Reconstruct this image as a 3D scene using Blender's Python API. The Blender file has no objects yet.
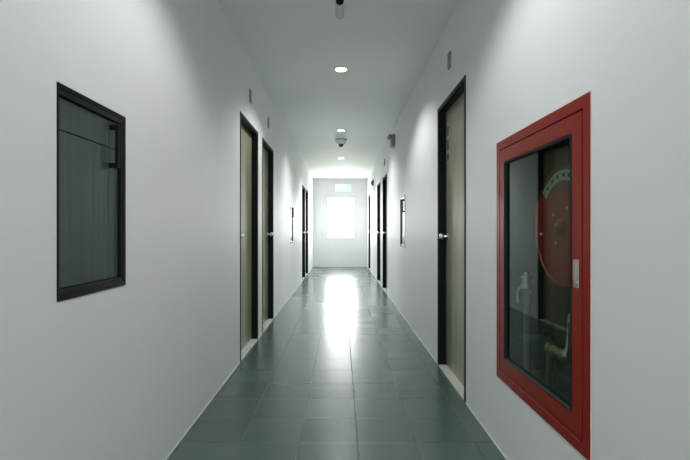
import bpy, bmesh, math
from mathutils import Vector, Matrix
PI = math.pi
scene = bpy.context.scene
COL = scene.collection

# ------------------------------------------------------------------ measures (metres; +Y runs down the corridor)
H = 2.66            # ceiling
XL, XR = -0.840, 0.794
YE, YB = 13.60, -5.0
TH = 0.30           # side wall thickness
EYE = 1.10

# ------------------------------------------------------------------ materials
def new_mat(name):
    m = bpy.data.materials.new(name); m.use_nodes = True
    nt = m.node_tree; b = nt.nodes['Principled BSDF']
    return m, nt, b

def simple(name, col, rough=0.5, metal=0.0, spec=0.5, coat=0.0, noise=0.04, scale=30.0, bump=0.0):
    m, nt, b = new_mat(name)
    tc = nt.nodes.new('ShaderNodeTexCoord')
    nz = nt.nodes.new('ShaderNodeTexNoise'); nz.inputs['Scale'].default_value = scale
    nz.inputs['Detail'].default_value = 4
    nt.links.new(tc.outputs['Object'], nz.inputs['Vector'])
    mx = nt.nodes.new('ShaderNodeMix'); mx.data_type = 'RGBA'
    mx.inputs['A'].default_value = (*[max(0, c*(1-noise)) for c in col], 1)
    mx.inputs['B'].default_value = (*[min(1, c*(1+noise)) for c in col], 1)
    nt.links.new(nz.outputs['Fac'], mx.inputs['Factor'])
    nt.links.new(mx.outputs['Result'], b.inputs['Base Color'])
    b.inputs['Roughness'].default_value = rough
    b.inputs['Metallic'].default_value = metal
    b.inputs['Specular IOR Level'].default_value = spec
    if coat: 
        b.inputs['Coat Weight'].default_value = coat; b.inputs['Coat Roughness'].default_value = 0.08
    if bump:
        bp = nt.nodes.new('ShaderNodeBump'); bp.inputs['Strength'].default_value = bump
        bp.inputs['Distance'].default_value = 0.002
        nt.links.new(nz.outputs['Fac'], bp.inputs['Height']); nt.links.new(bp.outputs['Normal'], b.inputs['Normal'])
    return m

def wall_material():
    m, nt, b = new_mat('painted_plaster')
    tc = nt.nodes.new('ShaderNodeTexCoord')
    n1 = nt.nodes.new('ShaderNodeTexNoise'); n1.inputs['Scale'].default_value = 2.2; n1.inputs['Detail'].default_value = 5
    nt.links.new(tc.outputs['Object'], n1.inputs['Vector'])
    mx = nt.nodes.new('ShaderNodeMix'); mx.data_type = 'RGBA'
    mx.inputs['A'].default_value = (0.765, 0.780, 0.772, 1); mx.inputs['B'].default_value = (0.805, 0.818, 0.812, 1)
    nt.links.new(n1.outputs['Fac'], mx.inputs['Factor']); nt.links.new(mx.outputs['Result'], b.inputs['Base Color'])
    n2 = nt.nodes.new('ShaderNodeTexNoise'); n2.inputs['Scale'].default_value = 5.0; n2.inputs['Detail'].default_value = 3
    mp = nt.nodes.new('ShaderNodeMapping'); mp.inputs['Scale'].default_value = (1.8, 1.8, 0.25)
    nt.links.new(tc.outputs['Object'], mp.inputs['Vector']); nt.links.new(mp.outputs['Vector'], n2.inputs['Vector'])
    bp = nt.nodes.new('ShaderNodeBump'); bp.inputs['Strength'].default_value = 0.25; bp.inputs['Distance'].default_value = 0.006
    nt.links.new(n2.outputs['Fac'], bp.inputs['Height']); nt.links.new(bp.outputs['Normal'], b.inputs['Normal'])
    b.inputs['Roughness'].default_value = 0.52
    b.inputs['Specular IOR Level'].default_value = 0.40
    return m

def floor_material():
    m, nt, b = new_mat('glazed_floor_tile')
    N = nt.nodes.new; L = nt.links.new
    tc = N('ShaderNodeTexCoord'); sp = N('ShaderNodeSeparateXYZ'); L(tc.outputs['Object'], sp.inputs[0])
    def math_(op, a, bv=None, cv=None):
        n = N('ShaderNodeMath'); n.operation = op
        for i, v in enumerate((a, bv, cv)):
            if v is None: continue
            if isinstance(v, (int, float)): n.inputs[i].default_value = v
            else: L(v, n.inputs[i])
        return n.outputs[0]
    T = 0.303
    def cell(o, off):
        u = math_('DIVIDE', math_('SUBTRACT', o, off), T)
        f = math_('FRACT', u); fl = math_('FLOOR', u)
        d = math_('MINIMUM', f, math_('SUBTRACT', 1.0, f))     # 0 on the joint
        return fl, d
    fx, dx = cell(sp.outputs[0], 0.086 - T*20)
    fy, dy = cell(sp.outputs[1], 2.333 - T*40)
    dist = math_('MULTIPLY', math_('MINIMUM', dx, dy), T)
    edge = N('ShaderNodeMapRange'); edge.inputs['From Min'].default_value = 0.0012; edge.inputs['From Max'].default_value = 0.0032
    L(dist, edge.inputs['Value'])
    cmb = N('ShaderNodeCombineXYZ'); L(fx, cmb.inputs[0]); L(fy, cmb.inputs[1])
    wn = N('ShaderNodeTexWhiteNoise'); wn.noise_dimensions = '2D'; L(cmb.outputs[0], wn.inputs['Vector'])
    nz = N('ShaderNodeTexNoise'); nz.inputs['Scale'].default_value = 9; nz.inputs['Detail'].default_value = 6
    L(tc.outputs['Object'], nz.inputs['Vector'])
    t = math_('ADD', math_('MULTIPLY', wn.outputs['Value'], 0.6), math_('MULTIPLY', nz.outputs['Fac'], 0.4))
    tile = N('ShaderNodeMix'); tile.data_type = 'RGBA'
    tile.inputs['A'].default_value = (0.053, 0.092, 0.082, 1); tile.inputs['B'].default_value = (0.066, 0.111, 0.099, 1)
    L(t, tile.inputs['Factor'])
    mx = N('ShaderNodeMix'); mx.data_type = 'RGBA'
    mx.inputs['A'].default_value = (0.028, 0.042, 0.038, 1)
    L(edge.outputs[0], mx.inputs['Factor']); L(tile.outputs['Result'], mx.inputs['B'])
    L(mx.outputs['Result'], b.inputs['Base Color'])
    r = math_('ADD', 0.255, math_('MULTIPLY', wn.outputs['Value'], 0.025))
    r2 = N('ShaderNodeMix'); r2.data_type = 'FLOAT'; r2.inputs['A'].default_value = 0.6
    L(edge.outputs[0], r2.inputs['Factor']); L(r, r2.inputs['B'])
    L(r2.outputs['Result'], b.inputs['Roughness'])
    # each tile lies very slightly off level; low ripple in the glaze
    tx = math_('MULTIPLY', math_('SUBTRACT', wn.outputs['Value'], 0.5), 0.004)
    sepc = N('ShaderNodeSeparateColor'); L(wn.outputs['Color'], sepc.inputs[0])
    ty = math_('MULTIPLY', math_('SUBTRACT', sepc.outputs[1], 0.5), 0.005)
    nv = N('ShaderNodeCombineXYZ'); L(tx, nv.inputs[0]); L(ty, nv.inputs[1]); nv.inputs[2].default_value = 1
    nn = N('ShaderNodeVectorMath'); nn.operation = 'NORMALIZE'; L(nv.outputs[0], nn.inputs[0])
    bp = N('ShaderNodeBump'); bp.inputs['Strength'].default_value = 0.35; bp.inputs['Distance'].default_value = 0.0015
    h = math_('ADD', edge.outputs[0], math_('MULTIPLY', nz.outputs['Fac'], 0.10))
    L(h, bp.inputs['Height']); L(nn.outputs[0], bp.inputs['Normal'])
    L(bp.outputs['Normal'], b.inputs['Normal'])
    b.inputs['Specular IOR Level'].default_value = 0.85
    return m

def wood_material(name, c1, c2, coat=0.6, rough=0.35):
    """vertical-grain laminate"""
    m, nt, b = new_mat(name)
    N = nt.nodes.new; L = nt.links.new
    tc = N('ShaderNodeTexCoord')
    mp = N('ShaderNodeMapping'); mp.inputs['Scale'].default_value = (22, 22, 0.7); L(tc.outputs['Object'], mp.inputs['Vector'])
    n1 = N('ShaderNodeTexNoise'); n1.inputs['Scale'].default_value = 1.0; n1.inputs['Detail'].default_value = 6; n1.inputs['Distortion'].default_value = 0.3
    L(mp.outputs['Vector'], n1.inputs['Vector'])
    mp2 = N('ShaderNodeMapping'); mp2.inputs['Scale'].default_value = (120, 120, 2.0); L(tc.outputs['Object'], mp2.inputs['Vector'])
    n2 = N('ShaderNodeTexNoise'); n2.inputs['Scale'].default_value = 1.0; n2.inputs['Detail'].default_value = 3
    L(mp2.outputs['Vector'], n2.inputs['Vector'])
    ad = N('ShaderNodeMath'); ad.operation = 'MULTIPLY_ADD'; ad.inputs[1].default_value = 0.65
    L(n1.outputs['Fac'], ad.inputs[0])
    sc = N('ShaderNodeMath'); sc.operation = 'MULTIPLY'; sc.inputs[1].default_value = 0.35; L(n2.outputs['Fac'], sc.inputs[0])
    L(sc.outputs[0], ad.inputs[2])
    cr = N('ShaderNodeMapRange'); cr.inputs['From Min'].default_value = 0.32; cr.inputs['From Max'].default_value = 0.68
    L(ad.outputs[0], cr.inputs['Value'])
    mx = N('ShaderNodeMix'); mx.data_type = 'RGBA'; mx.inputs['A'].default_value = (*c1, 1); mx.inputs['B'].default_value = (*c2, 1)
    L(cr.outputs[0], mx.inputs['Factor']); L(mx.outputs['Result'], b.inputs['Base Color'])
    b.inputs['Roughness'].default_value = rough
    b.inputs['Coat Weight'].default_value = coat; b.inputs['Coat Roughness'].default_value = 0.16
    return m

def glass_material(name, tint, ior=1.5):
    m = bpy.data.materials.new(name); m.use_nodes = True; nt = m.node_tree; nt.nodes.clear()
    N = nt.nodes.new; L = nt.links.new
    out = N('ShaderNodeOutputMaterial'); tr = N('ShaderNodeBsdfTransparent'); tr.inputs[0].default_value = (*tint, 1)
    gl = N('ShaderNodeBsdfGlossy'); gl.inputs['Roughness'].default_value = 0.02; gl.inputs['Color'].default_value = (0.84, 0.95, 0.90, 1)
    fr = N('ShaderNodeFresnel'); fr.inputs['IOR'].default_value = ior
    mx = N('ShaderNodeMixShader')
    ge = N('ShaderNodeNewGeometry'); fb = N('ShaderNodeMath'); fb.operation = 'SUBTRACT'; fb.inputs[0].default_value = 1.0
    L(ge.outputs['Backfacing'], fb.inputs[1])
    fm = N('ShaderNodeMath'); fm.operation = 'MULTIPLY'; L(fr.outputs[0], fm.inputs[0]); L(fb.outputs[0], fm.inputs[1])   # one reflection per pane
    L(fm.outputs[0], mx.inputs[0]); L(tr.outputs[0], mx.inputs[1]); L(gl.outputs[0], mx.inputs[2]); L(mx.outputs[0], out.inputs[0])
    return m

def emit_material(name, col, strength):
    m, nt, b = new_mat(name)
    b.inputs['Base Color'].default_value = (*col, 1)
    b.inputs['Emission Color'].default_value = (*col, 1); b.inputs['Emission Strength'].default_value = strength
    return m

M = dict(
    wall=wall_material(), floor=floor_material(),
    ceiling=simple('ceiling_paint', (0.86, 0.88, 0.85), 0.7, scale=3, noise=0.015),
    black=simple('black_aluminium', (0.006, 0.009, 0.007), 0.5, spec=0.12, scale=60),
    gloss_black=simple('gloss_black_aluminium', (0.007, 0.011, 0.010), 0.28, spec=0.12, scale=60),
    laminate=wood_material('olive_oak_laminate', (0.160, 0.175, 0.105), (0.340, 0.360, 0.235), coat=0.35),
    dark_laminate=wood_material('dark_slate_laminate', (0.020, 0.036, 0.027), (0.056, 0.088, 0.070), coat=0.12, rough=0.4),
    stone=simple('pale_sill_stone', (0.56, 0.57, 0.52), 0.35, scale=40, noise=0.08),
    caulk=simple('white_caulk', (0.74, 0.75, 0.73), 0.5),
    chrome=simple('chrome', (0.75, 0.76, 0.76), 0.16, metal=1.0),
    nickel=simple('satin_nickel', (0.42, 0.43, 0.38), 0.35, metal=0.8),
    red=simple('red_enamel', (0.24, 0.014, 0.007), 0.28, spec=0.2, coat=0.08, noise=0.06, scale=12),
    inner_shaded_red=simple('cabinet_lining_shaded_red', (0.085, 0.060, 0.052), 0.5),  # red lining with the shade inside the cabinet put into its colour
    reel_red=simple('reel_red_paint', (0.42, 0.045, 0.038), 0.4, coat=0.2),
    rubber=simple('black_rubber', (0.010, 0.016, 0.013), 0.5, spec=0.2),
    glass=glass_material('smoked_glass', (0.72, 0.77, 0.74), 1.62),
    clear=glass_material('clear_glass', (0.97, 0.98, 0.98)),
    brass=simple('brass', (0.50, 0.42, 0.18), 0.28, metal=1.0),
    label=simple('white_vinyl', (0.72, 0.80, 0.77), 0.4),
    ink=simple('grey_ink', (0.10, 0.16, 0.15), 0.5),
    plate_grey=simple('grey_plastic', (0.22, 0.25, 0.235), 0.5),
    body_grey=simple('mid_grey_plastic', (0.20, 0.23, 0.21), 0.45),
    white_plastic=simple('white_plastic', (0.78, 0.80, 0.78), 0.35),
    pale_grey=simple('pale_grey_plastic', (0.60, 0.63, 0.60), 0.4),
    matt_lens=simple('camera_lens_black', (0.003, 0.004, 0.003), 0.5, spec=0.1),
    lens=simple('black_lens', (0.004, 0.006, 0.005), 0.08, coat=0.6),
    diffuser=emit_material('lamp_diffuser', (1.0, 0.98, 0.95), 14.0),
    sign_white=emit_material('sign_white_acrylic', (0.90, 1.0, 0.95), 0.42),
    sign_mint=emit_material('sign_mint_acrylic', (0.66, 0.84, 0.75), 0.28),
    sticker=simple('sticker_cream', (0.34, 0.34, 0.24), 0.5),
    sticker_dark=simple('sticker_brown', (0.040, 0.040, 0.030), 0.5),
    dark_red=simple('alarm_red', (0.13, 0.008, 0.012), 0.3, coat=0.5),
    alu_white=simple('white_window_frame', (0.80, 0.81, 0.80), 0.4),
)

# ------------------------------------------------------------------ mesh helpers
class MB:
    def __init__(self): self.bm = bmesh.new()
    def box(self, a, b, bev=0.0):
        lo = [min(a[i], b[i]) for i in range(3)]; hi = [max(a[i], b[i]) for i in range(3)]
        r = bmesh.ops.create_cube(self.bm, size=1)
        vs = r['verts']
        for v in vs:
            v.co = Vector([lo[i] + (v.co[i] + 0.5)*(hi[i]-lo[i]) for i in range(3)])
        if bev:
            es = list({e for v in vs for e in v.link_edges})
            bmesh.ops.bevel(self.bm, geom=es, offset=bev, segments=2, profile=0.5, affect='EDGES')
        return self
    def lathe(self, base, axis, prof, n=32):
        """prof: (distance along axis, radius) pairs"""
        ax = Vector(axis).normalized(); base = Vector(base)
        up = Vector((0, 0, 1)) if abs(ax.z) < 0.9 else Vector((0, 1, 0))
        e1 = ax.cross(up).normalized(); e2 = ax.cross(e1)
        rings = []
        for (t, r) in prof:
            c = base + ax*t
            if r <= 1e-6: rings.append([self.bm.verts.new(c)])
            else: rings.append([self.bm.verts.new(c + (e1*math.cos(2*PI*k/n) + e2*math.sin(2*PI*k/n))*r) for k in range(n)])
        for p, q in zip(rings, rings[1:]):
            for k in range(n):
                k2 = (k+1) % n
                if len(p) == 1 and len(q) == 1: continue
                if len(p) == 1: f = [p[0], q[k], q[k2]]
                elif len(q) == 1: f = [p[k], q[0], p[k2]]
                else: f = [p[k], q[k], q[k2], p[k2]]
                try: self.bm.faces.new(f)
                except ValueError: pass
        for rg in (rings[0], rings[-1]):
            if len(rg) > 2: self.bm.faces.new(rg)
        return self
    def tube(self, pts, r, n=12, closed=False):
        pts = [Vector(p) for p in pts]; rings = []; prev = None; m = len(pts)
        for i, p in enumerate(pts):
            a = pts[(i-1) % m] if (closed or i > 0) else p
            c = pts[(i+1) % m] if (closed or i < m-1) else p
            t = (c-a).normalized()
            if prev is None:
                up = Vector((0, 0, 1)) if abs(t.z) < 0.9 else Vector((1, 0, 0))
                e1 = t.cross(up).normalized()
            else:
                e1 = (prev - t*prev.dot(t)).normalized()
            prev = e1; e2 = t.cross(e1)
            rings.append([self.bm.verts.new(p + (e1*math.cos(2*PI*k/n) + e2*math.sin(2*PI*k/n))*r) for k in range(n)])
        rr = list(zip(rings, rings[1:])) + ([(rings[-1], rings[0])] if closed else [])
        for p, q in rr:
            for k in range(n): self.bm.faces.new([p[k], p[(k+1) % n], q[(k+1) % n], q[k]])
        if not closed:
            self.bm.faces.new(rings[0]); self.bm.faces.new(rings[-1])
        return self
    def prism(self, outline, x0, x1):
        """outline of (y, z) points extruded along x"""
        a = [self.bm.verts.new((x0, y, z)) for y, z in outline]; b = [self.bm.verts.new((x1, y, z)) for y, z in outline]
        n = len(a)
        for k in range(n): self.bm.faces.new([a[k], a[(k+1) % n], b[(k+1) % n], b[k]])
        self.bm.faces.new(a); self.bm.faces.new(b)
        return self
    def loft_rect(self, secs):
        """frame section loops: list of (x, y0, y1, z0, z1), joined in turn and closed back on the first"""
        rings = []
        for x, y0, y1, z0, z1 in secs:
            rings.append([self.bm.verts.new(c) for c in ((x, y0, z0), (x, y1, z0), (x, y1, z1), (x, y0, z1))])
        m = len(rings)
        for i in range(m):
            p, q = rings[i], rings[(i+1) % m]
            for k in range(4): self.bm.faces.new([p[k], p[(k+1) % 4], q[(k+1) % 4], q[k]])
        return self
    def build(self, name, mat, parent=None, smooth=False, origin=None):
        bm = self.bm
        bmesh.ops.recalc_face_normals(bm, faces=bm.faces[:])
        me = bpy.data.meshes.new(name)
        if smooth:
            for f in bm.faces: f.smooth = True
            for e in bm.edges:
                if len(e.link_faces) == 2 and e.calc_face_angle(0) > math.radians(38): e.smooth = False
        off = Vector((0, 0, 0))
        if origin is not None: off = Vector(origin)
        elif parent is not None: off = Vector(parent.get('_o', (0, 0, 0)))
        bmesh.ops.translate(bm, verts=bm.verts[:], vec=-off)
        bm.to_mesh(me); bm.free()
        me.materials.append(mat)
        o = bpy.data.objects.new(name, me); COL.objects.link(o)
        if parent is not None:
            o.parent = parent; o['_o'] = list(off)
        else:
            o.location = off; o['_o'] = list(off)
        return o

def tag(o, label, cat, group=None, kind=None):
    o['label'] = label; o['category'] = cat
    if group: o['group'] = group
    if kind: o['kind'] = kind
    return o
def thing(name, loc, label, cat, group=None, kind=None):
    o = bpy.data.objects.new(name, None); COL.objects.link(o); o.location = loc; o['_o'] = list(loc)
    o.empty_display_size = 0.05
    return tag(o, label, cat, group, kind)

class Side:
    """the wall on one side: u = depth into the wall from its face (negative: out into the corridor)"""
    def __init__(s, sign, x): s.s, s.x = sign, x
    def X(s, u): return s.x + s.s*u
    def box(s, mb, u0, u1, y0, y1, z0, z1, bev=0): return mb.box((s.X(u0), y0, z0), (s.X(u1), y1, z1), bev)
LS, RS = Side(-1, XL), Side(1, XR)

# ------------------------------------------------------------------ shell
def wall_with_openings(name, side, y0, y1, z1, holes, label):
    """one solid mesh: face grid with every opening cut through"""
    ys = sorted({y0, y1, *[h[0] for h in holes], *[h[1] for h in holes]})
    zs = sorted({0.0, z1, *[h[2] for h in holes], *[h[3] for h in holes]})
    def solid(i, j):
        if not (0 <= i < len(ys)-1 and 0 <= j < len(zs)-1): return False
        yc, zc = (ys[i]+ys[i+1])/2, (zs[j]+zs[j+1])/2
        return not any(h[0] < yc < h[1] and h[2] < zc < h[3] for h in holes)
    mb = MB(); bm = mb.bm; cache = {}
    def V(u, i, j):
        k = (u, i, j)
        if k not in cache: cache[k] = bm.verts.new((side.X(0 if u == 0 else TH), ys[i], zs[j]))
        return cache[k]
    for i in range(len(ys)-1):
        for j in range(len(zs)-1):
            if not solid(i, j): continue
            for u in (0, 1): bm.faces.new([V(u, i, j), V(u, i+1, j), V(u, i+1, j+1), V(u, i, j+1)])
            for (di, dj, a, b) in ((-1, 0, (0, 0), (0, 1)), (1, 0, (1, 0), (1, 1)), (0, -1, (0, 0), (1, 0)), (0, 1, (0, 1), (1, 1))):
                if not solid(i+di, j+dj):
                    p, q = (i+a[0], j+a[1]), (i+b[0], j+b[1])
                    bm.faces.new([V(0, *p), V(0, *q), V(1, *q), V(1, *p)])
    o = mb.build(name, M['wall'])
    return tag(o, label, 'wall', kind='structure')

DOOR_TOP = 2.095
L_DOORS = [(3.74, 4.55), (4.79, 5.58), (9.69, 10.50), (10.64, 11.45)]
R_DOORS = [(2.86, 3.69), (7.76, 8.55), (9.06, 9.87), (12.17, 12.98)]
CAB_Z = (0.887, 1.542)
L_CABS = [(1.329, 1.752), (7.44, 7.86)]
R_CABS = [(5.58, 6.00)]
HC = (1.426, 2.287, 0.362, 1.543)      # hose cabinet outer frame
HB = (1.462, 2.251, 0.398, 1.507)      # its opening in the wall

wall_with_openings('wall_left', LS, YB, YE, H,
    [(a, b, 0, DOOR_TOP) for a, b in L_DOORS] + [(a, b, *CAB_Z) for a, b in L_CABS],
    'long white plaster wall on the left with dark framed doors')
wall_with_openings('wall_right', RS, YB, YE, H,
    [(a, b, 0, DOOR_TOP) for a, b in R_DOORS] + [(a, b, *CAB_Z) for a, b in R_CABS] + [HB],
    'long white plaster wall on the right holding the red hose cabinet')

def end_wall(name, y0, y1, win, label):
    mb = MB(); x0, x1 = XL-TH, XR+TH
    wx0, wx1, wz0, wz1 = win
    mb.box((x0, y0, 0), (wx0, y1, H)); mb.box((wx1, y0, 0), (x1, y1, H))
    mb.box((wx0, y0, 0), (wx1, y1, wz0)); mb.box((wx0, y0, wz1), (wx1, y1, H))
    return tag(mb.build(name, M['wall']), label, 'wall', kind='structure')
WIN = (-0.405, 0.405, 0.885, 2.085)
end_wall('wall_far', YE, YE+0.15, WIN, 'white end wall with the bright window')
BWIN = (-0.50, 0.46, 1.00, 2.20)  # opening for the added window behind the viewer
end_wall('wall_back', YB-0.15, YB, BWIN, 'white wall closing the corridor behind the viewer')

mb = MB(); mb.box((XL-TH, YB-0.15, -0.12), (XR+TH, YE+0.15, 0.0))
tag(mb.build('floor', M['floor']), 'glossy grey green square tiled floor', 'floor', kind='structure')
mb = MB(); mb.box((XL-TH, YB-0.15, H), (XR+TH, YE+0.15, H+0.12))
tag(mb.build('ceiling', M['ceiling']), 'smooth off white ceiling', 'ceiling', kind='structure')

def window(name, win, yi, yo, label):
    wx0, wx1, wz0, wz1 = win
    w = thing(name, ((wx0+wx1)/2, (yi+yo)/2, wz0), label, 'window', kind='structure')
    d = 1 if yo > yi else -1
    a, b = yi + d*0.05, yi + d*0.09
    f = MB(); t = 0.018
    f.box((wx0, a, wz0), (wx0+t, b, wz1)); f.box((wx1-t, a, wz0), (wx1, b, wz1))
    f.box((wx0+t, a, wz0), (wx1-t, b, wz0+t)); f.box((wx0+t, a, wz1-t), (wx1-t, b, wz1))
    f.build('window_frame', M['alu_white'], w)
    g = MB(); g.box((wx0+t, yi+d*0.068, wz0+t), (wx1-t, yi+d*0.073, wz1-t)); g.build('glass_pane', M['clear'], w)
window('window_1', WIN, YE, YE+0.15, 'bright overexposed window in the far end wall')
window('added_window_2', BWIN, YB, YB-0.15, 'added unseen window behind the viewer, lighting the near walls')  # unseen window, added to bring daylight onto the near walls

# thin white bead along the foot of the walls, between the doors
def bead(name, side, gaps, label):
    mb = MB(); y = YB
    for a, b in sorted(gaps) + [(YE, YE)]:
        if a - y > 0.05:
            x = side.x; s = side.s
            pts = [(0, 0), (-0.0025, 0), (-0.0025, 0.005), (-0.0015, 0.008), (0, 0.009)]
            A = [mb.bm.verts.new((x + s*u, y, z)) for u, z in pts]; B = [mb.bm.verts.new((x + s*u, a, z)) for u, z in pts]
            n = len(A)
            for k in range(n): mb.bm.faces.new([A[k], A[(k+1) % n], B[(k+1) % n], B[k]])
            mb.bm.faces.new(A); mb.bm.faces.new(B)
        y = b
    tag(mb.build(name, M['wall']), label, 'baseboard', kind='structure')
bead('baseboard_left', LS, L_DOORS, 'thin white bead at the foot of the left wall')
bead('baseboard_right', RS, R_DOORS, 'thin white bead at the foot of the right wall')

# ------------------------------------------------------------------ doors
def make_door(name, side, y0, y1, knob_far, label, plate=False):
    c = (side.X(0), (y0+y1)/2, 0)
    d = thing(name, c, label, 'door', kind='structure')
    R = 0.058; F = 0.032; e = 0.003
    fr = MB()
    for a, b in ((y0+e, y0+F), (y1-F, y1-e)):
        side.box(fr, -0.004, 0.11, a, b, 0.001, DOOR_TOP-e, 0.002)
    side.box(fr, -0.004, 0.11, y0+F, y1-F, DOOR_TOP-F, DOOR_TOP-e, 0.002)
    side.box(fr, R+0.042, 0.11, y0+F, y0+F+0.012, 0.02, DOOR_TOP-F)      # rebate stops
    side.box(fr, R+0.042, 0.11, y1-F-0.012, y1-F, 0.02, DOOR_TOP-F)
    fr.build('door_frame', M['black'], d)
    sl = MB(); side.box(sl, -0.002, 0.11, y0+F, y1-F, 0.0, 0.012, 0.002)
    sl.build('threshold', M['stone'], d)
    lf = MB(); side.box(lf, R, R+0.038, y0+F+0.003, y1-F-0.003, 0.017, DOOR_TOP-F-0.003, 0.0015)
    leaf = lf.build('door_leaf', M['laminate'], d)
    ky = (y1-F-0.058) if knob_far else (y0+F+0.058); kz = 1.055
    kn = MB()
    kn.lathe((side.X(R+0.001), ky, kz), (-side.s, 0, 0),
        [(0, 0.033), (0.003, 0.033), (0.007, 0.029), (0.010, 0.014), (0.026, 0.011), (0.032, 0.016), (0.038, 0.025),
         (0.048, 0.0275), (0.058, 0.025), (0.064, 0.017), (0.066, 0.0)], 28)
    knob = kn.build('door_knob', M['chrome'], leaf, smooth=True)
    if plate:
        st = MB(); side.box(st, R-0.0015, R+0.0005, y1-F-0.125, y1-F-0.035, 1.645, 1.945)
        sp = st.build('number_strip', M['sticker'], leaf)
        for za, zb in ((1.655, 1.715), (1.735, 1.825), (1.850, 1.925)):
            k = MB(); side.box(k, R-0.0025, R-0.001, y1-F-0.115, y1-F-0.045, za, zb, 0.0004); k.build('dark_panel', M['sticker_dark'], sp)
    return d
wl = ['nearest olive wood door on the left wall, knob on its near edge',
      'second door from the viewer on the left wall, bright with reflected light, knob on its far edge',
      'third door from the viewer on the left wall, first of the far pair beyond the dark cabinet',
      'last door on the left wall, nearest the end window']
wr = ['nearest wood door on the right wall, beside the red cabinet, with dark strip markers',
      'second door from the viewer on the right wall, just past the dark wall cabinet',
      'third door from the viewer on the right wall, under the small red alarm',
      'last door on the right wall, in the corner beside the end window']
n = 0
for (a, b), t, kf in zip(L_DOORS, wl, (False, True, True, True)):
    n += 1; make_door('door_%d' % n, LS, a, b, kf, t)
for k, ((a, b), t) in enumerate(zip(R_DOORS, wr)):
    n += 1; make_door('door_%d' % n, RS, a, b, True, t, plate=(k == 0))

# ------------------------------------------------------------------ small dark wall cabinets
def make_cabinet(side, y0, y1, label):
    z0, z1 = CAB_Z
    t = thing('wall_cabinet', (side.X(0), (y0+y1)/2, z0), label, 'cabinet', 'dark framed service cabinets let into the walls')
    e = 0.002; hy = y1 if side.s < 0 else y0; oy = y0 if side.s < 0 else y1
    HF = 0.22      # the frame is slim on the hinge side
    def sec(u, i):
        j = e + (i-e)*HF
        return (side.X(u), y0+(j if oy == y0 else i), y1-(j if oy == y1 else i), z0+i, z1-i)
    fr = MB()
    fr.loft_rect([sec(-0.002, e), sec(-0.004, e+0.002), sec(-0.004, 0.016), sec(-0.0015, 0.018), sec(0.0, 0.034), sec(0.002, 0.036), sec(0.055, 0.036), sec(0.055, e)])
    fr.build('frame', M['gloss_black'], t)
    bx = MB(); g = 0.0365
    side.box(bx, 0.056, 0.22, y0+g, y1-g, z0+g, z1-g, 0.002); bx.build('box', M['black'], t)
    i = 0.038; R = 0.011; zs = 1.405
    # door: lower panel, upper panel and handle stile, narrow grooves between
    sgn = 1 if hy > oy else -1
    st = hy - sgn*0.105; oi = oy + sgn*0.0115; hi = hy - sgn*i
    dm = MB()
    side.box(dm, R+0.004, R+0.020, oi, hi, z0+i, z1-i)
    door = dm.build('door', M['black'], t)
    for nm, (a, b, c, d) in (('lower_panel', (oi, st-sgn*0.0012, z0+i, zs-0.002)), ('upper_panel', (oi, st-sgn*0.0012, zs+0.002, z1-i)),
                             ('handle_stile', (st+sgn*0.0012, hi, z0+i, zs-0.002)), ('handle_stile', (st+sgn*0.0012, hi, zs+0.002, z1-i))):
        p = MB(); side.box(p, R, R+0.004, min(a, b), max(a, b), c, d, 0.0008); p.build(nm, M['dark_laminate'], door)
    hd = MB(); py = hy - sgn*0.092; za, zb = 1.340, 1.480; o = -0.010
    side.box(hd, o, R, py-0.009, py+0.009, za-0.009, za+0.009, 0.002)
    side.box(hd, o, R, py-0.009, py+0.009, zb-0.009, zb+0.009, 0.002)
    side.box(hd, o-0.012, o, py-0.009, py+0.009, za-0.009, zb+0.009, 0.003)
    hd.build('handle', M['black'], door)
    return t
make_cabinet(LS, *L_CABS[0], 'large dark framed cabinet with pull handle on the left wall, nearest the viewer')
make_cabinet(LS, *L_CABS[1], 'dark framed cabinet far down the left wall, seen edge on')
make_cabinet(RS, *R_CABS[0], 'dark framed cabinet on the right wall between two doors, seen nearly edge on')

# ------------------------------------------------------------------ fire hose cabinet
S = Side(1, XR+0.009)
hc = thing('fire_hose_cabinet', (XR, (HC[0]+HC[1])/2, HC[2]), 'red steel fire hose cabinet with glass door set into the right wall', 'cabinet')
def rsec(u, y0, y1, z0, z1): return (S.X(u), y0, y1, z0, z1)
fr = MB(); g = 0.044
a, b, c, d = HC
fr.loft_rect([rsec(-0.009, a, b, c, d), rsec(-0.012, a+0.001, b-0.001, c+0.001, d-0.001), rsec(-0.014, a+0.004, b-0.004, c+0.004, d-0.004),
              rsec(-0.014, a+g-0.003, b-g+0.003, c+g-0.003, d-g+0.003), rsec(-0.011, a+g, b-g, c+g, d-g), rsec(0.02, a+g, b-g, c+g, d-g), rsec(0.02, HB[0]+.001, HB[1]-.001, HB[2]+.001, HB[3]-.001), rsec(0.0, HB[0]+.001, HB[1]-.001, HB[2]+.001, HB[3]-.001)])
fr.build('frame', M['red'], hc)
ck = MB(); 
ck.loft_rect([rsec(-0.0093, a-0.0002, b+0.0002, c-0.004, d+0.004), rsec(-0.012, a-0.0001, b+0.0001, c-0.003, d+0.003), rsec(-0.012, a, b, c, d), rsec(-0.0093, a, b, c, d)])
ck.build('caulk_bead', M['caulk'], hc)
bx = MB(); t = 0.0015; D = 0.265
y0, y1, z0, z1 = HB[0]+0.002, HB[1]-0.002, HB[2]+0.002, HB[3]-0.002
S.box(bx, 0.022, D, y0, y0+t, z0, z1); S.box(bx, 0.022, D, y1-t, y1, z0, z1)
S.box(bx, 0.022, D, y0+t, y1-t, z0, z0+t); S.box(bx, 0.022, D, y0+t, y1-t, z1-t, z1)
S.box(bx, D-t, D, y0+t, y1-t, z0+t, z1-t)
bx.build('box', M['inner_shaded_red'], hc)
gy0, gy1, gz0, gz1 = 1.540, 2.176, 0.478, 1.432
da, db, dc, dd = a+g+0.004, b-g-0.004, c+g+0.004, d-g-0.004
dm = MB()
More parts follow.
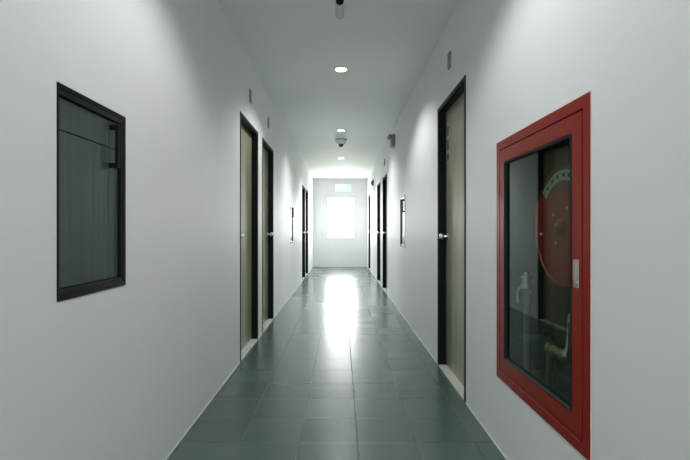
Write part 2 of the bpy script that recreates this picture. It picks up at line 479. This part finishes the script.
dm.loft_rect([rsec(0.012, da, db, dc, dd), rsec(-0.012, da, db, dc, dd), rsec(-0.0145, da+0.003, db-0.003, dc+0.003, dd-0.003),
              rsec(-0.0145, gy0-0.003, gy1+0.003, gz0-0.003, gz1+0.003), rsec(-0.012, gy0, gy1, gz0, gz1), rsec(0.012, gy0, gy1, gz0, gz1)])
door = dm.build('door', M['red'], hc)
gk = MB(); w = 0.010
gk.loft_rect([rsec(-0.010, gy0, gy1, gz0, gz1), rsec(-0.017, gy0+0.002, gy1-0.002, gz0+0.002, gz1-0.002), rsec(-0.017, gy0+w-0.003, gy1-w+0.003, gz0+w-0.003, gz1-w+0.003),
              rsec(-0.012, gy0+w, gy1-w, gz0+w, gz1-w), rsec(0.010, gy0+w, gy1-w, gz0+w, gz1-w), rsec(0.010, gy0, gy1, gz0, gz1)])
gk.build('gasket', M['rubber'], door)
gl = MB(); S.box(gl, -0.003, 0.001, gy0+w, gy1-w, gz0+w, gz1-w); gl.build('glass_pane', M['glass'], door)
lt = MB(); ly = 1.508
S.box(lt, -0.017, -0.013, ly-0.015, ly+0.015, 0.908, 1.003, 0.002)
S.box(lt, -0.022, -0.016, ly-0.010, ly+0.010, 0.935, 0.997, 0.002)
lt.lathe((S.X(-0.016), ly, 0.921), (-1, 0, 0), [(0, 0.008), (0.004, 0.008), (0.005, 0.006), (0.005, 0.0)], 20)
lt.build('latch', M['nickel'], door)
for zz in (0.62, 1.30):
    hg = MB(); hg.lathe((S.X(-0.014), db+0.002, zz-0.03), (0, 0, 1), [(0, 0.005), (0.06, 0.005)], 14); hg.build('hinge', M['red'], door, smooth=True)

# hose reel inside
rc = Vector((S.X(0.10), 1.835, 1.118))
reel = thing('hose_reel', rc, 'red hose reel with white curved label inside the red cabinet', 'hose reel')
def disc(x, r, t): return [(0, 0.03), (0, r-0.008), (-0.006, r-0.004), (-0.006, r), (t, r), (t, r-0.01), (0.003, r-0.014), (0.003, 0.03)]
m1 = MB(); m1.lathe((rc.x, rc.y, rc.z), (1, 0, 0), disc(0, 0.245, 0.008), 64); m1.build('front_disc', M['reel_red'], reel, smooth=True)
m1 = MB(); m1.lathe((S.X(0.215), rc.y, rc.z), (-1, 0, 0), disc(0, 0.245, 0.008), 64); m1.build('rear_disc', M['reel_red'], reel, smooth=True)
m1 = MB()
for q in range(4):
    for rr in (0.165, 0.192):
        xx = S.X(0.122 + 0.026*q); pts = [(xx, rc.y + rr*math.cos(2*PI*k/48), rc.z + rr*math.sin(2*PI*k/48)) for k in range(48)]
        m1.tube(pts, 0.0125, 10, closed=True)
m1.build('wound_hose', M['rubber'], reel, smooth=True)
m1 = MB(); m1.lathe((S.X(0.262), rc.y, rc.z), (-1, 0, 0), [(0, 0.06), (0.008, 0.06), (0.01, 0.032), (0.175, 0.032), (0.178, 0.028), (0.182, 0.018), (0.182, 0)], 32)
hub = m1.build('hub', M['reel_red'], reel, smooth=True)
m1 = MB(); m1.lathe((S.X(0.081), rc.y, rc.z), (-1, 0, 0), [(0, 0.014), (0.008, 0.014), (0.012, 0.010), (0.012, 0)], 6); m1.build('axle_nut', M['chrome'], hub)
for ang in (35, 125, 215, 305):
    yy, zz = rc.y + 0.085*math.cos(math.radians(ang)), rc.z + 0.085*math.sin(math.radians(ang))
    m1 = MB(); m1.lathe((S.X(0.0995), yy, zz), (-1, 0, 0), [(0, 0.010), (0.006, 0.009), (0.008, 0.0)], 14); m1.build('bolt', M['chrome'], reel, smooth=True)
# curved label on the front disc with small marks
def arc_band(r0, r1, a0, a1, x0, x1, n=28):
    o = []
    for k in range(n+1):
        t = math.radians(a0 + (a1-a0)*k/n); o.append((rc.y + r1*math.sin(t), rc.z + r1*math.cos(t)))
    for k in range(n, -1, -1):
        t = math.radians(a0 + (a1-a0)*k/n); o.append((rc.y + r0*math.sin(t), rc.z + r0*math.cos(t)))
    m = MB(); bm = m.bm; h = n+1
    A = [bm.verts.new((x0, *p)) for p in o]; B = [bm.verts.new((x1, *p)) for p in o]
    for k in range(n):
        for Q in (A, B): bm.faces.new([Q[k], Q[k+1], Q[2*h-2-k], Q[2*h-1-k]])
    for k in range(2*h): bm.faces.new([A[k], A[(k+1) % (2*h)], B[(k+1) % (2*h)], B[k]])
    return m
lab = arc_band(0.186, 0.230, -50, 50, rc.x-0.0012, rc.x-0.0002).build('label', M['label'], reel)
for k, (c0, wd) in enumerate(((-40, 5), (-28, 6), (-15, 5), (-3, 7), (11, 5), (24, 6), (38, 5))):
    arc_band(0.201, 0.216, c0-wd/2, c0+wd/2, rc.x-0.0018, rc.x-0.0012, 4).build('label_mark', M['ink'], lab)

# silver stop valve with curved lever by the far side of the cabinet
vx, vy, vz = S.X(0.075), 2.13, 0.80
vt = thing('stop_valve', (S.X(0.08), 2.13, 0.40), 'silver stop valve with a curved lever, left behind the cabinet glass', 'valve')
m1 = MB(); m1.lathe((vx, vy, HB[2]+0.0045), (0, 0, 1), [(0, 0.014), (0.40, 0.014), (0.40, 0.022), (0.425, 0.022)], 20); m1.build('riser', M['plate_grey'], vt, smooth=True)
m1 = MB(); m1.lathe((vx, vy, 0.822), (0, 0, 1), [(0, 0.020), (0.006, 0.028), (0.03, 0.028), (0.034, 0.020), (0.045, 0.020), (0.050, 0.026), (0.066, 0.026), (0.072, 0.014), (0.082, 0.014), (0.086, 0.0)], 24); m1.build('body', M['chrome'], vt, smooth=True)
m1 = MB(); m1.tube([(vx, vy, 0.832), (vx-0.02, vy+0.008, 0.834), (vx-0.032, vy+0.014, 0.822), (vx-0.038, vy+0.016, 0.79), (vx-0.036, vy+0.012, 0.755)], 0.007, 10); m1.build('lever', M['chrome'], vt, smooth=True)
# brass valve on a short riser
bx_, by_, bz_ = S.X(0.10), 1.955, 0.595
bv = thing('hose_valve', (bx_, by_, 0.40), 'brass hose valve low behind the cabinet glass', 'valve')
m1 = MB(); m1.lathe((bx_, by_, HB[2]+0.0045), (0, 0, 1), [(0, 0.022), (0.005, 0.022), (0.006, 0.014), (0.165, 0.014)], 20); m1.build('riser', M['brass'], bv, smooth=True)
m1 = MB(); m1.lathe((bx_, by_+0.03, bz_), (0, -1, 0), [(0, 0.0), (0, 0.020), (0.008, 0.026), (0.05, 0.027), (0.055, 0.020), (0.075, 0.020), (0.078, 0.028), (0.10, 0.028), (0.104, 0.022), (0.17, 0.022), (0.174, 0.029), (0.205, 0.029), (0.208, 0.02), (0.208, 0.0)], 28); m1.build('body', M['brass'], bv, smooth=True)
m1 = MB(); m1.lathe((bx_, by_, bz_+0.024), (0, 0, 1), [(0, 0.009), (0.03, 0.009), (0.03, 0.024), (0.038, 0.026), (0.046, 0.022), (0.046, 0.0)], 20); m1.build('hand_wheel', M['rubber'], bv, smooth=True)
# nozzle hanging by the near side
nz = thing('hose_nozzle', (S.X(0.06), 1.70, 0.70), 'grey hose nozzle hanging under the reel behind the glass', 'nozzle')
m1 = MB(); m1.lathe((S.X(0.075), 1.685, 0.835), (-0.12, 0.10, -1), [(0, 0.0), (0, 0.014), (0.05, 0.014), (0.055, 0.018), (0.09, 0.018), (0.10, 0.012), (0.19, 0.008), (0.20, 0.011), (0.215, 0.011), (0.215, 0.0)], 20); m1.build('barrel', M['chrome'], nz, smooth=True)
m1 = MB(); m1.tube([(S.X(0.235), 1.62, 0.70), (S.X(0.20), 1.64, 0.81), (S.X(0.15), 1.665, 0.85), (S.X(0.10), 1.68, 0.85), (S.X(0.0755), 1.685, 0.833)], 0.011, 10); m1.build('hose_tail', M['rubber'], nz, smooth=True)

# ------------------------------------------------------------------ plates above the doors
def wall_plate(side, y, label):
    t = thing('wall_plate', (side.X(0), y, 2.28), label, 'wall plate', 'small grey plates above the doors')
    m1 = MB(); side.box(m1, -0.010, 0.0, y-0.037, y+0.037, 2.280, 2.398, 0.003); pl = m1.build('cover', M['plate_grey'], t)
    for zz in (2.294, 2.384):
        m2 = MB(); m2.lathe((side.X(-0.0098), y, zz), (-side.s, 0, 0), [(0, 0.005), (0.0015, 0.004), (0.0015, 0)], 12); m2.build('screw', M['body_grey'], pl)
wall_plate(LS, 4.15, 'small grey plate above the nearest door on the left wall')
wall_plate(LS, 5.18, 'small grey plate above the second door on the left wall')
wall_plate(RS, 3.28, 'small grey plate above the nearest door on the right wall')
wall_plate(RS, 8.16, 'small grey plate above the second door on the right wall')

# ------------------------------------------------------------------ ceiling fittings
def downlight(y, watts, label, blend=0.42):
    t = thing('downlight', (0.0, y, H), label, 'ceiling light', 'round recessed downlights along the corridor')
    m1 = MB(); m1.lathe((0, y, H-0.0005), (0, 0, -1), [(0, 0.052), (0, 0.070), (0.003, 0.069), (0.005, 0.064), (0.002, 0.054)], 40)
    # open ring: drop the end caps made by lathe
    for f in [f for f in m1.bm.faces if len(f.verts) > 4]: m1.bm.faces.remove(f)
    m1.build('trim_ring', M['white_plastic'], t, smooth=True)
    m1 = MB(); m1.lathe((0, y, H-0.0005), (0, 0, -1), [(0, 0.0), (0, 0.053), (0.0015, 0.053), (0.0022, 0.04), (0.0025, 0.0)], 40); m1.build('diffuser', M['diffuser'], t, smooth=True)
    L = bpy.data.lights.new('downlight_beam', 'SPOT'); L.energy = watts; L.color = (0.985, 1.0, 1.0)
    L.spot_size = math.radians(138); L.spot_blend = blend; L.shadow_soft_size = 0.05
    lo = bpy.data.objects.new('downlight_beam', L); COL.objects.link(lo); lo.parent = t
    lo.location = (0, 0, -0.012)
for y, wt, l in ((4.36, 74, 'glowing round downlight nearest the viewer, largest on the ceiling'), (7.02, 165, 'round downlight just before the dome camera'),
             (9.69, 215, 'round downlight beyond the dome camera, third from the viewer'),
             (12.35, 125, 'round downlight in the glare close to the end wall, farthest from the viewer'),
             (1.695, 60, 'round downlight above the viewer, out of the picture'), (-0.97, 58, 'round downlight behind the viewer'), (-3.63, 58, 'round downlight at the back of the corridor')):
    downlight(y, wt, l, 1.0 if y > 5 else 0.45)

# bullet camera that points back at the viewer
by, bz = 2.91, 2.582
bc = thing('bullet_camera', (-0.010, 3.05, H), 'small grey bullet camera with black lens on the ceiling, nearest the viewer', 'security camera')
m1 = MB(); m1.lathe((-0.006, 3.09, H), (0, 0, -1), [(0, 0.0), (0, 0.052), (0.010, 0.050), (0.020, 0.036), (0.026, 0.016), (0.026, 0)], 32); m1.build('mount', M['white_plastic'], bc, smooth=True)
m1 = MB(); m1.tube([(-0.006, 3.09, H-0.024), (-0.006, 3.088, H-0.045), (-0.006, 3.07, H-0.07), (-0.006, 3.05, bz+0.004)], 0.010, 12); m1.build('arm', M['white_plastic'], bc, smooth=True)
m1 = MB(); m1.lathe((-0.008, by, bz), (0, 1, -0.06), [(0, 0.024), (0.0, 0.029), (0.005, 0.030), (0.15, 0.030), (0.152, 0.028), (0.172, 0.027), (0.178, 0.020), (0.178, 0)], 32)
m1.build('housing', M['pale_grey'], bc, smooth=True)
m1 = MB(); m1.lathe((-0.008, by+0.003, bz), (0, -1, 0.06), [(0, 0), (0, 0.0265), (0.008, 0.025), (0.016, 0.018), (0.020, 0.0)], 28); m1.build('lens', M['matt_lens'], bc, smooth=True)

# dome camera
dc_ = thing('dome_camera', (0.0, 7.72, H), 'white dome camera with dark bubble on the ceiling past the second downlight', 'security camera')
m1 = MB(); m1.lathe((0, 7.72, H), (0, 0, -1), [(0, 0.0), (0, 0.100), (0.012, 0.100), (0.014, 0.090), (0.014, 0)], 40); m1.build('base_plate', M['plate_grey'], dc_, smooth=True)
m1 = MB(); m1.lathe((0, 7.72, H-0.014), (0, 0, -1), [(0, 0.0), (0, 0.088), (0.03, 0.086), (0.055, 0.076), (0.070, 0.062), (0.070, 0)], 40); m1.build('housing', M['white_plastic'], dc_, smooth=True)
m1 = MB(); m1.lathe((0, 7.72, H-0.084), (0, 0, -1), [(0, 0), (0, 0.052), (0.018, 0.045), (0.034, 0.030), (0.045, 0.012), (0.047, 0)], 32); m1.build('bubble', M['lens'], dc_, smooth=True)

# emergency lamp on the right wall
ey = 6.68
el = thing('emergency_light', (XR, ey, 2.33), 'grey emergency light box with round lamp head high on the right wall', 'emergency light')
m1 = MB(); RS.box(m1, -0.055, 0.002, ey-0.085, ey+0.085, 2.335, 2.515, 0.006); m1.build('battery_box', M['body_grey'], el)
for yy in (ey-0.048, ey+0.048):
    m1 = MB(); m1.lathe((RS.X(-0.051), yy, 2.492), (-1, -0.25, -0.15), [(0, 0), (0, 0.020), (0.014, 0.030), (0.036, 0.033), (0.038, 0.028)], 24); h_ = m1.build('lamp_head', M['body_grey'], el, smooth=True)
    m1 = MB(); v = Vector((-1, -0.25, -0.15)).normalized(); p = Vector((RS.X(-0.051), yy, 2.492)) + v*0.0385
    m1.lathe(p, v, [(0, 0), (0, 0.028), (0.002, 0.028), (0.004, 0)], 24); m1.build('lens', M['plate_grey'], h_, smooth=True)

# red alarm on the right wall
ay, az = 11.0, 2.262
al = thing('fire_alarm', (XR, ay, az-0.06), 'tiny red fire alarm high on the right wall near the far end', 'alarm')
m1 = MB(); RS.box(m1, -0.03, 0.002, ay-0.06, ay+0.06, az-0.07, az+0.07, 0.008); m1.build('base', M['dark_red'], al)
m1 = MB(); m1.lathe((RS.X(-0.03), ay, az), (-1, 0, 0), [(0, 0), (0, 0.052), (0.015, 0.050), (0.030, 0.036), (0.036, 0.0)], 28); m1.build('sounder', M['dark_red'], al, smooth=True)

# lit sign on the end wall over the window
sg = thing('exit_sign', (0.06, YE, 2.25), 'pale green lit exit sign on the end wall above the window', 'sign')
y1_ = YE
m1 = MB(); m1.box((-0.18, y1_-0.05, 2.265), (0.31, y1_, 2.495), 0.006); m1.build('case', M['white_plastic'], sg)
m1 = MB(); m1.box((-0.17, y1_-0.053, 2.275), (0.30, y1_-0.0495, 2.485)); fc = m1.build('face', M['sign_mint'], sg)
m1 = MB(); m1.box((-0.165, y1_-0.055, 2.37), (0.12, y1_-0.0525, 2.48)); m1.build('white_field', M['sign_white'], fc)
m1 = MB(); m1.box((-0.165, y1_-0.055, 2.315), (0.12, y1_-0.0525, 2.345)); m1.build('white_band', M['sign_white'], fc)

# ------------------------------------------------------------------ light: overcast sky through the end window and the added back window
w = bpy.data.worlds.new('overcast_sky'); scene.world = w; w.use_nodes = True
bg = w.node_tree.nodes['Background']; bg.inputs['Color'].default_value = (1.0, 1.0, 0.985, 1); bg.inputs['Strength'].default_value = 20.0
def portal(win, y, d):
    L = bpy.data.lights.new('window_daylight', 'AREA'); L.shape = 'RECTANGLE'
    L.size = win[1]-win[0]; L.size_y = win[3]-win[2]; L.cycles.is_portal = True
    o = bpy.data.objects.new('window_daylight', L); COL.objects.link(o)
    o.location = ((win[0]+win[1])/2, y, (win[2]+win[3])/2)
    o.rotation_euler = (math.radians(90)*(-1 if d > 0 else 1), 0, 0)
portal(WIN, YE+0.14, 1)
portal(BWIN, YB-0.14, -1)

# ------------------------------------------------------------------ camera
cam = bpy.data.cameras.new('camera'); co = bpy.data.objects.new('camera', cam); COL.objects.link(co)
co.location = (0, 0, EYE); co.rotation_euler = (math.radians(90), 0, 0)
cam.sensor_width = 36; cam.lens = 450/690*36; cam.shift_x = 4/690; cam.shift_y = 0.5/690
cam.clip_start = 0.05
scene.camera = co
vs = scene.view_settings
scene.display_settings.display_device = 'sRGB'
vs.view_transform = 'Standard'; vs.look = 'None'; vs.gamma = 1.0; vs.exposure = 0.08; vs.use_curve_mapping = False
for o in bpy.data.objects:
    if '_o' in o: del o['_o']
